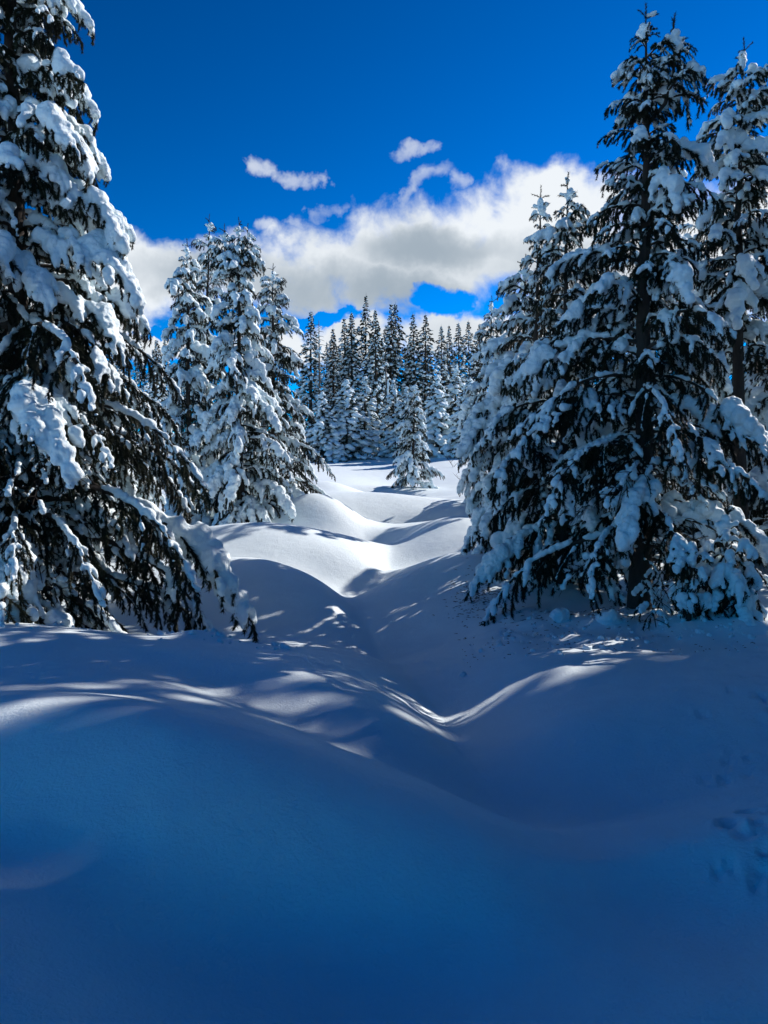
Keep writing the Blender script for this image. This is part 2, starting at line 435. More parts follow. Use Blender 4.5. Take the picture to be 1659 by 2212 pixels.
_far = [(-60, 60, 5.2), (0, 75, 6.2), (45, 70, 5.6), (0, 110, 9), (-90, 110, 9), (90, 110, 9), (-60, 20, 1.2), (60, 20, 1.2), (-60, -40, 0), (60, -40, 0), (0, -40, 0), (0, -8, .05), (-8, -3, .15), (8, -3, .15), (-9, 4, .3), (9, 4, .1), (-14, 9, .4), (14, 9, .1), (0, -3, .02), (-1.5, .5, .06), (1.5, .5, .02)]
_C = np.array([world_pt(*c) for c in CTRL] + _far)
def warp(x, y):                    # close things weigh as much as far ones
    r = np.sqrt(x * x + y * y) + 2.0
    k = np.log(r / 2.0) / r * 4
    return np.stack([x * k, y * k], -1)
def tps_k(d2): return .5 * d2 * np.log(d2 + 1e-9)
_Q = warp(_C[:, 0], _C[:, 1]); _n = len(_Q)
_K = tps_k(((_Q[:, None] - _Q[None]) ** 2).sum(-1)) + np.eye(_n) * .003
_P = np.hstack([np.ones((_n, 1)), _Q])
_S = np.linalg.solve(np.block([[_K, _P], [_P.T, np.zeros((3, 3))]]), np.concatenate([_C[:, 2], np.zeros(3)]))

CHANNEL = np.array([world_pt(u, v, d)[:2] for u, v, d in ((1330, 1850, 3.5), (1190, 1745, 4.1), (1090, 1660, 4.85), (1015, 1590, 5.6), (965, 1505, 6.7), (890, 1408, 8.4), (850, 1340, 10.0), (770, 1290, 12.0), (735, 1262, 13.6), (830, 1205, 15.5), (850, 1180, 18.3), (800, 1155, 20.6))])
def chan_dist(x, y):
    best = np.full(x.shape, 1e9); sg = np.zeros(x.shape); par = np.zeros(x.shape)
    for i in range(len(CHANNEL) - 1):
        a, b = CHANNEL[i], CHANNEL[i + 1]; ab = b - a; L2 = (ab ** 2).sum()
        t = np.clip(((x - a[0]) * ab[0] + (y - a[1]) * ab[1]) / L2, 0, 1)
        dx, dy = x - a[0] - t * ab[0], y - a[1] - t * ab[1]; d = np.hypot(dx, dy)
        m = d < best; best = np.where(m, d, best); sg = np.where(m, np.sign(ab[0] * dy - ab[1] * dx), sg); par = np.where(m, (i + t) / (len(CHANNEL) - 1), par)
    return best, sg, par

TROUGHS = [world_pt(u, 1000, d)[:2] + (ax, ay, h) for u, d, ax, ay, h in (
    (600, 14.9, 3.0, .95, -.42), (700, 19.3, 2.2, .75, -.45), (720, 23.6, 2.6, 1.1, -.4), (560, 10.4, 2.6, .9, -.35), (300, 9.0, 3.0, .7, -.22),
    (1000, 12.2, 1.5, .7, -.15), (960, 16.8, 1.6, .8, -.3), (900, 23.0, 2.0, .9, -.35), (780, 30.5, 3.2, 1.0, -.3), (930, 28, 3, .9, -.25))]
MOUNDS = [(-1.5, 4.1, 1.9, .75, -.22, .20), (-.35, 5.3, 1.6, .35, -.55, -.10), (-.3, 2.75, 1.0, .45, -.12, -.12), (-1.7, 2.7, .8, .4, -.3, .08), (1.25, 3.2, .7, .5, -.3, -.12), (1.6, 5.6, 1.6, .8, .5, .05), (.2, 3.6, 1.3, .5, -.25, .06),
          (-1.75, 20.7, 1.3, .9, 0, .30), (-2.7, 17.0, 1.9, .9, 0, .16), (1.3, 19.3, 1.5, 1.0, 0, .26), (-2.1, 12.6, 1.7, .8, .1, .10), (-2.2, 28.0, 1.6, 1.0, 0, .3), (.3, 26.0, 2.0, 1.0, 0, .2)]
HUMPS = []       # x, y, radius, height - mounds round trunks and under loaded boughs, filled in below
PRINTS = []
def vnoise(x, y, s, seed):
    rs = np.random.default_rng(seed); z = 0
    for k in range(7):
        a = rs.uniform(0, 2 * math.pi); f = s * rs.uniform(.6, 1.7); z = z + np.sin((x * math.cos(a) + y * math.sin(a)) * f + rs.uniform(0, 6) + 1.3 * np.sin(x * f * .37 + k) * np.cos(y * f * .41))
    return z / 7

def ground(x, y):
    x = np.asarray(x, float); y = np.asarray(y, float); sh = x.shape; x = x.ravel(); y = y.ravel()
    out = np.empty(len(x))
    for i in range(0, len(x), 20000):
        xs, ys = x[i:i + 20000], y[i:i + 20000]
        q = warp(xs, ys); d2 = ((q[:, None] - _Q[None]) ** 2).sum(-1)
        out[i:i + 20000] = tps_k(d2) @ _S[:_n] + _S[_n] + q @ _S[_n + 1:]
    d, sg, par = chan_dist(x, y)
    fade = np.clip(par * 9, 0, 1) * np.clip((1 - par) * 6, 0, 1)
    w = np.where(sg > 0, .46, .85)                      # left bank steep, right slope gentle
    out -= fade * .25 * np.exp(-(d / w) ** 1.5)
    r = np.hypot(x, y)
    out += vnoise(x, y, 1.1, 3) * .035 * np.clip(r / 6, .3, 1) + vnoise(x, y, 2.2, 12) * .035 * np.clip(1.6 - r / 7, 0, 1) + vnoise(x, y, .33, 4) * .10 * np.clip((r - 9) / 10, 0, 1)
    rough = np.clip((x - .35 * y + .3) / 1.2, 0, 1) * np.exp(-((r - 6) / 5) ** 2)
    out += rough * (vnoise(x, y, 7, 5) * .017 + vnoise(x, y, 16, 6) * .010) + vnoise(x, y, 4.0, 7) * .007 + vnoise(x, y, 9.0, 9) * .004 * np.clip(2 - r / 9, 0, 1) + vnoise(x, y, 21.0, 8) * .005 * np.clip(2 - r / 8, 0, 1)
    for mx, my, ax, ay, rot, hh in MOUNDS:
        c, s_ = math.cos(rot), math.sin(rot); p = (x - mx) * c + (y - my) * s_; q = (y - my) * c - (x - mx) * s_
        out += 1.45 * hh * np.exp(-((p / ax) ** 2 + (q / ay) ** 2))
    for tx, ty, ax, ay, hh in TROUGHS:
        out += hh * np.exp(-(((x - tx) / ax) ** 2 + ((y - ty) / ay) ** 2) ** 1.2)
    for hx, hy, hr, hh in HUMPS:
        out += hh * np.exp(-((x - hx) ** 2 + (y - hy) ** 2) / (hr * hr))
    for hx, hy, hr, hh in PRINTS:
        q = ((x - hx) ** 2 + (y - hy) ** 2) / (hr * hr)
        out += hh * (-np.exp(-q ** 1.6) + .28 * np.exp(-((np.sqrt(q) - 1.35) / .35) ** 2))
    return out.reshape(sh)

def gz(x, y): return float(ground(np.array([x]), np.array([y]))[0])
def stand(u, d): x = d * (u - CX) / FPX; return (x, d, gz(x, d))

rp = random.Random(5)
for k in range(46):                                      # footprints along the right edge
    u = 1640 + rp.gauss(0, 45) - 35 * math.sin(k * .7); v = 1420 + 520 * rp.random() ** 1.2
    d = 2.85 * 1.0 / ((v - HOR) / FPX) * .58
    x = d * (u - CX) / FPX; PRINTS.append((x, d, rp.uniform(.03, .06), rp.uniform(.012, .028)))
rh = random.Random(9)
for u, d, r, h in ((1385, 10.2, .55, .16), (1575, 9.2, .5, .17), (1490, 9.1, .35, .12), (1330, 9.6, .28, .14), (1230, 9.9, .35, .13), (1130, 10.4, .4, .12), (1440, 9.3, .25, .10),
                   (120, 9.0, .3, .2), (40, 8.8, .4, .16), (430, 8.0, .3, .10), (-60, 9, .6, .15), (1600, 8.9, .3, .08), (1185, 11.7, .6, .15), (883, 32, 1.2, .25), (755, 52, 1.3, .2), (955, 52, 1.2, .2)):
    HUMPS.append((d * (u - CX) / FPX, d, r, h))
for k in range(26): HUMPS.append((d_ := rh.uniform(8.6, 10.6)) and (d_ * (rh.uniform(1060, 1640) - CX) / FPX, d_, rh.uniform(.08, .2), rh.uniform(.02, .06)))

def build_ground():
    rr = [.25]
    while rr[-1] < 130: rr.append(rr[-1] * (1.0105 if 1.8 < rr[-1] < 60 else 1.05))
    while rr[-1] < 900: rr.append(rr[-1] * 1.25)
    rr = np.array(rr)
    th = np.concatenate([np.linspace(-34, 34, 420), np.linspace(34, 326, 150)[1:-1]]) * math.pi / 180
    n = len(th)
    X = rr[:, None] * np.sin(th)[None]; Y = rr[:, None] * np.cos(th)[None]
    rc = np.minimum(rr, 130)[:, None]
    Z = ground(rc * np.sin(th)[None], rc * np.cos(th)[None])
    V = np.stack([X, Y, Z], -1).reshape(-1, 3)
    i = np.arange(len(rr) - 1)[:, None]; j = np.arange(n)[None]; jn = (j + 1) % n
    F = np.stack([i * n + j + 0 * i, i * n + jn, (i + 1) * n + jn, (i + 1) * n + j], -1).reshape(-1, 4)[:, ::-1]
    V = np.vstack([V, [0, 0, gz(0, 0)]]); c = len(V) - 1
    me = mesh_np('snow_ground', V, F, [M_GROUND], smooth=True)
    o = link('snow_ground', me); o['kind'] = 'structure'; o['label'] = 'rolling blue shaded snow of the clearing with a creek hollow'
    return o
build_ground()

# ------------------------------------------------------------------ trees
def pick(rng, length, weights):
    best = min(range(5), key=lambda k: abs(math.log(BOUGHS[k * 4]['L'] / max(length, .05))))
    v = rng.choices(range(4), weights)[0]
    b = BOUGHS[best * 4 + v]
    return b, length / b['L']

def trunk_mesh(H, r0, seed, lean=.0, sides=9):
    rng = np.random.default_rng(seed); acc = Acc(); n = 14
    t = np.linspace(0, 1, n + 1)
    P = np.stack([np.cumsum(rng.normal(size=n + 1)) * .006 * H / 3 + lean * t * H, np.cumsum(rng.normal(size=n + 1)) * .006 * H / 3, t * H], -1)
    P[0, :2] = 0
    Pd = P.copy(); Pd[0, 2] = -.35
    tube(acc, Pd, r0 * (1 - t) ** .85 + .008 + .25 * r0 * np.exp(-t * 30), sides, 0)
    return acc.mesh('trunk', [M_BARK], True), P

def conifer(name, label, loc, H, R, n, seed, weights=(3, 3, 2, 2), power=.85, base=.03, r0=None, lean=0.0, droop=0.0, spin=0.0, group=None, top=.18, cat='tree', bias=None, forks=(), low=None):
    """trunk > , many boughs each with its own snow, a leader at the tip"""
    rng = random.Random(seed)
    t = thing(name, label, cat, loc, group)
    r0 = r0 or .012 * H + .02
    tm, P = trunk_mesh(H * .97, r0, seed, lean); link('trunk', tm, t)
    zt = np.linspace(0, 1, len(P))
    for fx, fy, z0, z1 in forks:                           # a second top beside the first
        a = Acc(); i0 = [float(np.interp(z0, zt, P[:, i])) for i in range(3)]; h = (z1 - z0) * H
        Q = np.array([i0, (i0[0] + fx * .7, i0[1] + fy * .7, i0[2] + h * .25), (i0[0] + fx, i0[1] + fy, i0[2] + h * .6), (i0[0] + fx, i0[1] + fy, i0[2] + h)])
        tube(a, Q, [.03, .026, .018, .008], 6, 0); link('trunk', a.mesh('trunk', [M_BARK], True), t)
        for k in range(14):
            g = .3 + .68 * k / 14; b, s = pick(rng, (1 - g) * .5 * h + .16, weights)
            o = bpy.data.objects.new('branch', b['wood']); COL.objects.link(o); o.parent = t
            o.location = [float(np.interp(g, (0, .25, .6, 1), Q[:, i])) for i in range(3)]; o.rotation_euler = (0, -.25 * g, k * 2.4); o.scale = (s, s, s)
            if b['snow']: q = bpy.data.objects.new('snow_load', b['snow']); COL.objects.link(q); q.parent = o
        ld = LEADERS[rng.randrange(3)]; o = link('leader', ld['wood'], t); o.location = Q[-1] - np.array([0, 0, .2]); q = link('snow_load', ld['snow'], o)
    for k in range(n):
        f = base + (1 - base - .02) * ((k + rng.random()) / n) ** .93
        gap = noise.noise(Vector((math.cos(k * 2.39996) * 1.3, math.sin(k * 2.39996) * 1.3, f * H * .9 + seed)))
        prof = R * (1 - f) ** power + top * R * (1 - f) * 0 + .16
        if f < .10: prof *= .72 + 2.8 * f
        ln = prof * (1 + .75 * gap) * rng.uniform(.75, 1.18) * (1.0 if rng.random() > .12 else .65)
        az = k * 2.39996 + rng.gauss(0, .35) + spin
        if bias: ln *= 1 + bias[1] * math.cos(az - bias[0])
        b, s = pick(rng, ln, low if low and f < .42 else weights)
        p = [float(np.interp(f, zt, P[:, i])) for i in range(3)]
        o = bpy.data.objects.new('branch', b['wood']); COL.objects.link(o); o.parent = t
        tilt = droop * (1 - .5 * f) + rng.gauss(0, .10) - (.38 * max(0, f - .72) / .28)
        o.location = p; o.rotation_euler = (rng.gauss(0, .12), tilt, az); o.scale = (s, s * rng.uniform(.85, 1.15) * (1 if rng.random() < .5 else -1), s)
        if b['snow']:
            q = bpy.data.objects.new('snow_load', b['snow']); COL.objects.link(q); q.parent = o
    ld = LEADERS[rng.randrange(3)]
    o = link('leader', ld['wood'], t); o.location = (P[-1][0], P[-1][1], P[-1][2] - .22); o.rotation_euler = (0, 0, rng.random() * 6)
    q = link('snow_load', ld['snow'], o)
    return t

def tall(u, v_tip, d, v_base=None):
    """height of a tree that stands at depth d and reaches picture row v_tip"""
    x, y, z = stand(u, d)
    return (x, y, z - .05), ZC + d * (HOR - v_tip) / FPX - z

G_NEAR = 'snow laden conifers round the clearing'
loc, H = tall(40, -560, 9.4)
t_ = conifer('conifer_tree', 'huge snow laden conifer cut by the left frame edge', loc, H, 2.75, 250, 11, (2, 2, 5, 3), 1.12, .02, .15, droop=.10, low=(1, 1, 6, 1))
add_dead_limbs(t_, 26, .3, 2.6, 6, -.5)
loc, H = tall(1385, 40, 10.2)
t_ = conifer('conifer_tree', 'tallest snowy conifer on the right, bare dark trunk showing between its boughs', loc, H, 2.1, 116, 12, (3, 2, 6, 2), .88, .085, .14, low=(2, 1, 7, 1), droop=.08, forks=((.3, -.1, .84, .97),))
add_dead_limbs(t_, 26, .25, 2.2, 5, -1.57)
loc, H = tall(1215, 395, 11.7)
conifer('conifer_tree', 'dark snowy conifer with thin bare leader, left of the tallest right tree', loc, H, 1.65, 105, 13, (3, 3, 4, 1), 1.0, .03, .09, droop=.05)
loc, H = tall(1160, 425, 13.2)
conifer('conifer_tree', 'narrow snowy conifer just behind the bare-leader tree beside the clearing', loc, H, 1.15, 70, 14, (3, 3, 3, 2), 1.0, .03, .08, droop=.05)
loc, H = tall(1130, 570, 14.6)
conifer('conifer_tree', 'shorter round-topped conifer with a big snow cap, right of the clearing', loc, H, 1.5, 90, 15, (2, 3, 1, 4), .6, .03, .08, droop=.1)
loc, H = tall(1058, 650, 25)
conifer('conifer_tree', 'pale snow covered conifer half hidden at the far end of the right tree row', loc, H, 1.5, 80, 16, (2, 4, 1, 4), .8, .02, .08)
loc, H = tall(1600, 110, 12.6)
conifer('conifer_tree', 'slim snowy conifer beside the right frame edge, second highest tip on the right', loc, H, 1.6, 78, 17, (3, 3, 2, 3), .6, .44, .12)
loc, H = tall(1700, 420, 15.5)
conifer('conifer_tree', 'snowy conifer behind the slim one, its boughs at the right frame edge', loc, H, 1.8, 80, 18, (3, 3, 2, 3), .8, .02, .12)
for u_, vt, d_, R_t, n_t, lb in ((1420, 330, 18.2, 1.7, 70, 'snowy conifer standing close behind the tallest right tree'), (1310, 470, 17.0, 1.5, 60, 'snowy conifer filling the gap behind the tallest right tree and its left neighbour'),
                                 (1190, 500, 22.0, 1.6, 60, 'snowy conifer hidden for the most part behind the bare-leader tree'), (1155, 600, 26.0, 1.6, 60, 'conifer behind the round-topped one, right of the clearing'), (1690, 640, 13.4, 1.6, 60, 'snowy young conifer at the right frame edge, low boughs near the snow'), (1600, 520, 18.0, 1.8, 70, 'snowy conifer filling the space under the slim one by the right frame edge'),
                                 (1345, 600, 25.0, 1.6, 60, 'conifer well behind the tallest right tree, glimpsed between boughs'), (1500, 430, 21.0, 1.7, 60, 'snowy conifer behind the right boughs of the tallest right tree')):
    loc, H = tall(u_, vt, d_)
    conifer('conifer_tree', lb, loc, H, R_t, n_t, int(u_), (3, 3, 2, 2), .7, .03, .1)
for u_, vt, d_, R_t, n_t, lb in ((150, 420, 14.5, 1.9, 70, 'dark conifer behind the huge left conifer'), (-90, 300, 12.5, 2.2, 70, 'conifer behind the huge left one, at the left frame edge')):
    loc, H = tall(u_, vt, d_)
    conifer('conifer_tree', lb, loc, H, R_t, n_t, 500 + int(u_), (3, 2, 5, 1), .8, .03, .1, droop=.1)
loc, H = tall(1570, 1120, 9.2)
conifer('conifer_sapling', 'thick pillar-like sapling packed in snow in front of the tallest right tree', loc, H, .30, 22, 19, (1, 3, 0, 5), .35, .12, .03, droop=.75)
loc, H = tall(1490, 1180, 9.05)
conifer('conifer_sapling', 'thin bent sapling hung with snow, between the pillar-like sapling and the big trunk', loc, H, .24, 14, 20, (2, 3, 1, 3), .5, .15, .025, droop=.6, lean=.05)

loc, H = tall(408, 525, 21)
conifer('conifer_tree', 'narrow conifer on the left of the middle clump, rounded snow top', loc, H, 1.35, 95, 21, (2, 4, 1, 4), .7, .02, .09, droop=.2)
loc, H = tall(455, 475, 22.5)
conifer('conifer_tree', 'highest pointed conifer at the back of the middle clump', loc, H, 1.4, 85, 22, (3, 3, 2, 3), .75, .02, .09, droop=.1)
loc, H = tall(520, 482, 20.3)
conifer('conifer_tree', 'front conifer of the middle clump, heavy snow fingers down to the ground', loc, H, 1.6, 120, 23, (2, 4, 1, 4), .8, .02, .1, droop=.2, forks=((-.35, 0, .8, .97), (.2, .2, .86, .98)))
loc, H = tall(592, 580, 23.5)
conifer('conifer_tree', 'broad dark conifer at the right end of the middle clump, long low boughs', loc, H, 1.95, 100, 24, (3, 3, 3, 2), .75, .03, .1, droop=.05)
loc, H = tall(893, 828, 32)
conifer('conifer_tree', 'small lone conifer in the middle of the sunlit clearing', loc, H, 1.0, 70, 25, (2, 4, 1, 4), .75, .04, .07)

G_OUT = 'tall conifers beyond the right frame edge'
for k, (x, y, H, R, b0) in enumerate(((11.8, 15.6, 18, 2.5, .58), (13.5, 11.2, 18, 2.6, .4), (7.0, 7.0, 11, 2.3, .08), (9.6, 8.0, 14, 2.5, .1),
                                       (6.3, 4.6, 10, 2.3, .05), (9.2, 5.2, 13, 2.5, .05), (8.0, 2.4, 12, 2.5, .05), (5.4, 1.4, 8.5, 2.1, .05), (10.3, 8.9, 14, 2.1, .42))):
    conifer('conifer_tree', 'snowy conifer standing beyond the right frame edge, its shadow on the near slope', (x, y, gz(x, y) - .05), H, R, 75, 60 + k, (3, 3, 2, 2), .6, b0, .16, group=G_OUT)

for k, (x, y, H, R) in enumerate(((3.3, -1.6, 9, 2.0), (4.3, .4, 8, 1.9), (5.0, 3.0, 7.5, 1.7))):
    conifer('conifer_tree', 'dark conifer standing behind the viewpoint', (x, y, gz(x, y) - .05), H, R, 75, 160 + k, (2, 1, 6, 0), .7, .04, .13, group='conifers behind the viewpoint')

# ------------------------------------------------------------------ the far forest
def far_conifer_meshes(H, R, seed, n, snow, power=.68, base=.03, fat=1.0):
    rng = np.random.default_rng(seed); crown = Acc(); sn = Acc()
    for k in range(n):
        f = base + (1 - base) * ((k + rng.random()) / n) ** .95
        ln = (R * (1 - f) ** power * min(1, (1 - f) * 4 + .25) + .05) * rng.uniform(.6, 1.2); az = k * 2.39996 + rng.normal() * .4
        d = np.array([math.cos(az), math.sin(az), 0]); p0 = np.array([0, 0, f * H])
        e = rng.uniform(.15, .3) if f > .8 else rng.uniform(-.15, .15); m = 4
        P, _ = curve_from(p0, az, e, -.75 + .5 * max(0, f - .6), ln, m, rng, .1)
        sd = np.array([-d[1], d[0], 0])
        for j in range(7 + int(9 * ln)):                    # sprays of needles hanging from the bough
            u = rng.uniform(.2, 1.0); i = min(m - 1, int(u * m)); p = P[i] + (P[i + 1] - P[i]) * (u * m - i)
            dr = unit(d * rng.uniform(.2, 1) + sd * rng.normal() * .8 + np.array([0, 0, -rng.uniform(.1, 1.0)]))
            l = rng.uniform(.16, .36) * min(1, .35 + ln); w = unit(np.cross(dr, rng.normal(size=3))) * rng.uniform(.035, .075)
            crown.add([p - w * .5, p + dr * l * .5 - w, p + dr * l, p + dr * l * .5 + w], [(0, 1, 2), (0, 2, 3)], 1)
        for j in range(1 + int(ln * 2.2)):
            if rng.random() > snow: continue
            u = rng.uniform(.35, 1.05); i = min(m - 1, int(u * m)); p = P[i] + (P[i + 1] - P[i]) * (min(u, 1) * m - i) + sd * rng.normal() * .22 * ln
            r = fat * rng.uniform(.07, .15) * (.5 + .5 * min(1, ln))
            X = ICO1 * (1 + .22 * rng.normal(size=(len(ICO1), 1)) * .6)
            V = X[:, :1] * d * r * 1.25 + X[:, 1:2] * sd * r * .95 + X[:, 2:] * np.array([0, 0, r * .8]) - np.clip(X[:, :1], 0, 1) * np.array([0, 0, r * .7])
            sn.add(p + np.array([0, 0, r * .35]) + V, ICO1F, 0)
    tr = Acc(); tube(tr, [(0, 0, -.5), (0, 0, H * .5), (0, 0, H)], [.016 * H, .009 * H, .012], 6, 0)
    tr.add([[-.01, 0, H], [.01, 0, H], [0, 0, H + .3]], [(0, 1, 2)], 0)
    return tr.mesh('trunk', [M_BARK], True), crown.mesh('crown', [M_BARK, M_NEEDLE]), sn.mesh('snow_load', [M_SNOW], True)

FAR = [far_conifer_meshes(11.0, 1.6, 300, 190, .78), far_conifer_meshes(11.0, 1.9, 301, 200, .58), far_conifer_meshes(11.0, 1.4, 302, 180, .72),
       far_conifer_meshes(11.0, 1.7, 303, 180, .48), far_conifer_meshes(6.0, 1.7, 304, 130, 1.0, .75, .03, 1.6), far_conifer_meshes(6.0, 1.35, 305, 110, 1.0, .8, .03, 1.5)]
FH = [11, 11, 11, 11, 6, 6]
rf = random.Random(77)
def far_tree(u, v_tip, d, var, label, group='snow dusted conifers of the far forest', wide=1.0):
    loc, H = tall(u, v_tip, d); s = H / FH[var]
    t = thing('conifer_tree', label, 'tree', loc, group)
    a = rf.random() * 6.28
    t.rotation_euler = (rf.gauss(0, .012), rf.gauss(0, .012), a); w = s * wide * rf.uniform(.9, 1.1); t.scale = (w, w, s)
    for nm, me in zip(('trunk', 'crown', 'snow_load'), FAR[var]):
        o = link(nm, me, t)
        if nm != 'trunk': o['kind'] = 'stuff'
    return t
FAR_LIST = [
    (671, 675, 56, 0, 'slim spire at the left end of the far forest, beside the bare snag'),
    (722, 711, 58, 2, 'lower spire in the far forest with a snow knob tip, right of the bare snag'),
    (748, 690, 60, 2, 'left one of a close pair of spires in the far forest'),
    (760, 678, 57, 0, 'right one of a close pair of spires in the far forest'),
    (789, 641, 58, 3, 'highest dark spire of the far forest, open ragged top'),
    (814, 672, 55, 0, 'snowy spire right behind the top of the pale pole'),
    (843, 659, 58, 2, 'left half of the twin topped dark spire in the far forest'),
    (853, 660, 59, 1, 'right half of the twin topped dark spire in the far forest'),
    (897, 680, 58, 2, 'snowy spire straight above the lone clearing conifer'),
    (919, 682, 58, 1, 'dark spire next to the one above the lone clearing conifer'),
    (955, 706, 60, 0, 'pale spire in the right half of the far forest, first after the dark spire'),
    (975, 705, 66, 2, 'thin spire in the right half of the far forest, between two pale ones'),
    (993, 700, 62, 0, 'pale straight spire, highest in the right half of the far forest'),
    (1014, 697, 64, 1, 'dark spire in front of the right tree row, second from its edge'),
    (1028, 702, 66, 0, 'last far spire before the right tree row hides the forest'),
    (749, 822, 49, 4, 'wide bushy young conifer below the close pair of spires'),
    (787, 815, 50, 5, 'white young conifer left of the pale pole'),
    (850, 822, 49.5, 5, 'snow heaped young conifer right of the pale pole'),
    (876, 836, 49, 5, 'snow heaped young conifer peeking from behind the lone clearing conifer'),
    (946, 812, 48, 4, 'wide young conifer with heavy snow, right of the lone clearing conifer'),
    (981, 790, 49, 5, 'narrow young conifer with white top near the right tree row'),
    (1010, 815, 46, 4, 'young conifer half covered by the right tree row'),
    (700, 848, 48, 4, 'young conifer beside the low boughs of the middle clump'),
    (342, 735, 40, 0, 'small far spire seen between the big left conifer and the middle clump'),
]
for u, v, d, k, lb in FAR_LIST: far_tree(u, v, d, k, lb, wide=1.08 if k < 4 else 1.35)
for k in range(90):
    u = rf.uniform(-250, 1750); d = rf.uniform(64, 92); v = 760 + rf.gauss(0, 26) - (25 if 700 < u < 1040 else 0)
    far_tree(u, v, d, rf.choice((0, 1, 2, 3)), 'snow dusted conifer deep in the far forest, seen between nearer trunks', group='conifers deep in the far forest')

for k, (x, y, H, w) in enumerate(((17.3, 17.4, 19.0, .8), (18.0, 16.6, 18.5, .85), (18.4, 15.6, 19.0, 1.1), (21.0, 20.2, 22.0, .8), (22.0, 18.9, 23.0, .9), (25.0, 22.6, 25.5, .85), (24.6, 21.2, 25.0, .9), (26.5, 24.2, 26.0, .8), (18.9, 17.9, 20.5, .8), (20.3, 18.6, 21.5, .8))):
    t = thing('conifer_tree', 'tall thin conifer far beyond the right frame edge', 'tree', (x, y, gz(x, y)), 'tall conifers beyond the right frame edge')
    t.rotation_euler = (0, 0, k * 1.3); q = H / 11; t.scale = (q * w * .8, q * w * .8, q)
    for nm, me in zip(('trunk', 'crown', 'snow_load'), FAR[(1, 3, 0, 2)[k % 4]]):
        o = link(nm, me, t)
        if nm != 'trunk': o['kind'] = 'stuff'

# ------------------------------------------------------------------ small things
def pole_tree():
    loc = stand(837, 50); H = ZC + 50 * (HOR - 795) / FPX - loc[2]
    t = thing('dead_tree', 'pale snow plastered pole of a dead tree at the forest edge', 'dead tree', loc)
    rng = np.random.default_rng(4); a = Acc(); P = [(0, 0, -.4), (.02, 0, H * .35), (-.03, 0, H * .7), (-.12, 0, H)]
    tube(a, P, [.10, .09, .07, .04], 7, 0)
    link('trunk', a.mesh('trunk', [M_DEAD], True), t)
    b = [(np.array([.04 + .02 * rng.normal(), -.05, z]), np.array([.07, .06, .14])) for z in np.arange(.1, H * .85, .09)]
    link('snow_load', merged_snow('snow_load', b, .04), t)['kind'] = 'stuff'
pole_tree()
def snag():
    loc, H = tall(690, 694, 54)
    t = thing('dead_tree', 'bare thin snag with short twigs, at the left end of the far forest', 'dead tree', loc)
    rng = np.random.default_rng(6); a = Acc(); tube(a, [(0, 0, -.4), (.03, 0, H * .5), (0, 0, H)], [.12, .08, .02], 6, 0)
    link('trunk', a.mesh('trunk', [M_DEAD], True), t)
    tw = Acc()
    for k in range(60):
        f = .25 + .73 * k / 60; P, _ = curve_from((0, 0, f * H), k * 2.4, .1, -.5, (1 - f) * 1.1 + .25, 4, rng, .15)
        tube(tw, P, np.linspace(.025, .01, 5), 3, 0, False)
    link('crown', tw.mesh('crown', [M_DEAD]), t)
    b = [(np.array([rng.normal() * .25 * (1.1 - z / H), rng.normal() * .25 * (1.1 - z / H), z]), np.full(3, rng.uniform(.05, .1))) for z in rng.uniform(.3 * H, H, 60)]
    link('snow_load', merged_snow('snow_load', b, .05), t)['kind'] = 'stuff'
snag()
def snow_shrub(u, d, h, w, label, seed):
    loc = stand(u, d); t = thing('snowy_shrub', label, 'shrub', loc); rng = np.random.default_rng(seed)
    a = Acc(); b = []
    for k in range(26):
        z = h * rng.random() ** .8; P, _ = curve_from((0, 0, z * .9), rng.uniform(0, 6.28), .3, -.6, w * (1.05 - z / h), 4, rng)
        tube(a, P, np.linspace(.015, .006, 5), 3, 0, False); needles(a, P, 140, .12, .03, rng)
        r = rng.uniform(.08, .15) * w * 1.6
        b += [(P[2] + np.array([0, 0, .05]), np.full(3, r)), (P[4] + np.array([0, 0, .02]), np.full(3, r * 1.1)), (P[3], np.full(3, r))]
    for z in np.linspace(0, h, 6): b.append((np.array([0, 0, z]), np.full(3, .16 * w * (1.6 - z / h))))
    link('foliage', a.mesh('foliage', [M_BARK, M_NEEDLE]), t); link('snow_load', merged_snow('snow_load', b, .035), t)['kind'] = 'stuff'
snow_shrub(755, 51, 1.2, .55, 'little snow heaped shrub at the foot of the forest, left of the pale pole', 1)
snow_shrub(955, 50, .8, .5, 'little snow heaped shrub at the foot of the forest, right of the lone conifer', 2)
def twig_bush(u, d, h, n, label, seed, spread=.9, lean=0):
    loc = stand(u, d); t = thing('bare_shrub', label, 'shrub', loc); rng = np.random.default_rng(seed)
    for k in range(n):
        a = Acc(); P, _ = curve_from((rng.normal() * .04, rng.normal() * .04, -.05), rng.uniform(0, 6.28) if not lean else rng.normal() * .8, 1.2 - spread * rng.random(), .5 - spread * .6 * rng.random(), h * rng.uniform(.6, 1.2), 6, rng, .15)
        tube(a, P, np.linspace(.012, .004, 7), 4, 0)
        for j in range(5):
            i = rng.integers(1, 6); Q, _ = curve_from(P[i], rng.uniform(0, 6.28), .9, .4, h * .3, 3, rng, .2); tube(a, Q, [.006, .005, .004, .003], 3, 0, False)
        link('twig', a.mesh('twig', [M_BARK]), t)
twig_bush(585, 19.2, .55, 7, 'bare dark twigs poking from the snow below the middle clump', 31, 1.0, 1)
twig_bush(978, 40, .8, 3, 'few bare stalks in the sunlit snow right of the lone conifer', 32, .3)
twig_bush(1010, 33, .8, 6, 'bare brushy twigs at the foot of the right tree row', 33, .7)
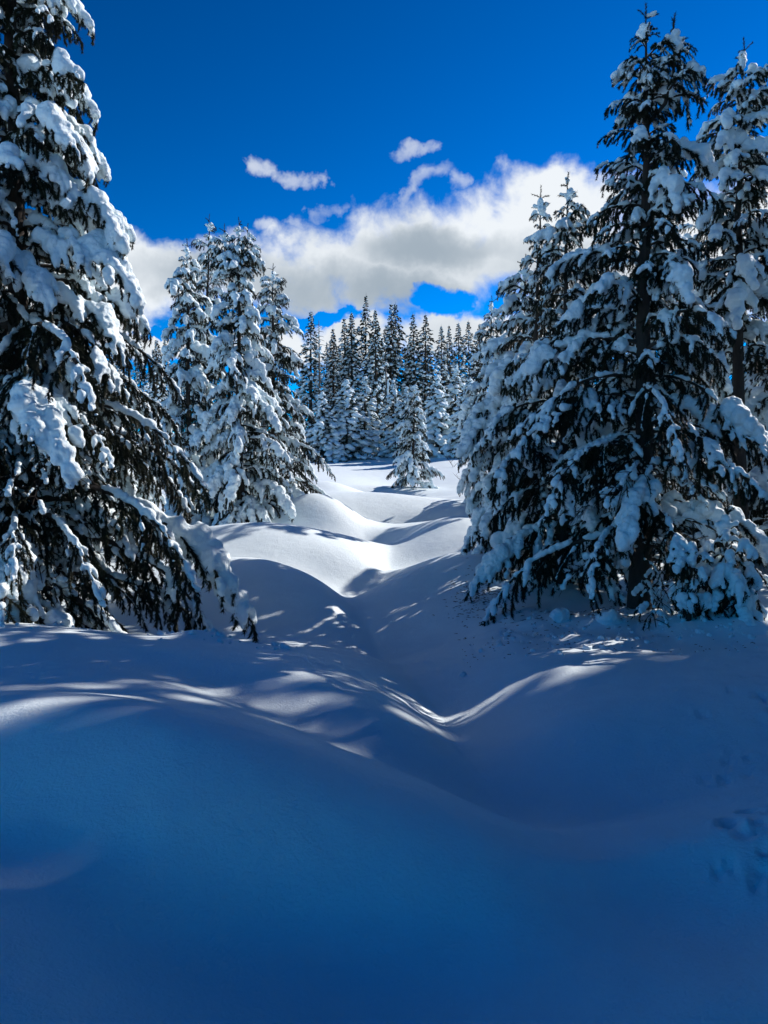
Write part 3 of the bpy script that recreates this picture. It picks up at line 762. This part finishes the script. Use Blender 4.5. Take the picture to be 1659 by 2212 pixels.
def snow_clod(u, d, r, label, seed):
    x, y, z = stand(u, d); rng = np.random.default_rng(seed)
    b = [(rng.normal(size=3) * r * .4 * np.array([1, 1, .5]) + np.array([0, 0, r * .35]), np.full(3, r * rng.uniform(.5, .9))) for _ in range(6)]
    o = link('snow_clod', merged_snow('snow_clod', b, max(.012, r * .14))); o.location = (x, y, z - r * .15); o['label'] = label; o['category'] = 'snow clod'
snow_clod(118, 8.3, .16, 'upright clod of snow under the big left conifer', 1)
snow_clod(1210, 9.75, .13, 'rounded snow clod under the left boughs of the tallest right tree', 2)
snow_clod(612, 7.6, .05, 'small snowball on the sunlit crest of the near slope', 3)
snow_clod(1330, 9.45, .14, 'pointed snow clod in front of the dark trunk on the right', 4)

def snow_crumbs():
    rng = np.random.default_rng(12); acc = Acc()
    for k in range(420):
        c = rng.random()
        if c < .55: u, d = rng.uniform(1080, 1640), rng.uniform(8.6, 10.4)
        elif c < .85: u, d = rng.uniform(-40, 640), rng.uniform(7.3, 9.2)
        else: u, d = rng.uniform(1000, 1640), rng.uniform(7.8, 9.5)
        x = d * (u - CX) / FPX; r = .010 + .030 * rng.random() ** 4
        V = ICO1 * (1 + .25 * rng.normal(size=(len(ICO1), 1))) * r
        acc.add(V + np.array([x, d, 0]), ICO1F, 0)
    V = np.concatenate(acc.v); n = len(ICO1); c = V.reshape(-1, n, 3).mean(1); z = ground(c[:, 0], c[:, 1])
    V[:, 2] += np.repeat(z + .004, n)
    o = link('snow_crumbs', mesh_np('snow_crumbs', V, np.concatenate(acc.f), [M_SNOW], smooth=True)); o['kind'] = 'stuff'; o['label'] = 'crumbs of fallen snow scattered under the near conifers'
snow_crumbs()

def bark_litter():
    rng = np.random.default_rng(21); acc = Acc(); n = 700
    for k in range(n):
        c = rng.random()
        if c < .5: u, d = rng.normal(1035, 32), rng.normal(11.6, .6)
        elif c < .8: u, d = rng.uniform(1090, 1620), rng.uniform(9.3, 10.6)
        else: u, d = rng.uniform(1000, 1640), rng.uniform(8.0, 9.6)
        x = d * (u - CX) / FPX; a = rng.uniform(0, 6.28); l = rng.uniform(.006, .03) * (1.3 if c < .8 else .6); w = rng.uniform(.003, .010)
        e = np.array([math.cos(a), math.sin(a), 0]) * l; f = np.array([-math.sin(a), math.cos(a), 0]) * w; b = np.array([x, d, 0])
        acc.add([b - e - f, b + e - f, b + e + f, b - e + f, b + np.array([0, 0, .006])], [(0, 1, 4), (1, 2, 4), (2, 3, 4), (3, 0, 4)], 0)
    V = np.concatenate(acc.v); c = V.reshape(-1, 5, 3).mean(1); V[:, 2] += np.repeat(ground(c[:, 0], c[:, 1]) + .004, 5)
    o = link('bark_litter', mesh_np('bark_litter', V, np.concatenate(acc.f), [M_BARK])); o['kind'] = 'stuff'; o['label'] = 'dark bits of bark and needles scattered on the shaded snow'
bark_litter()
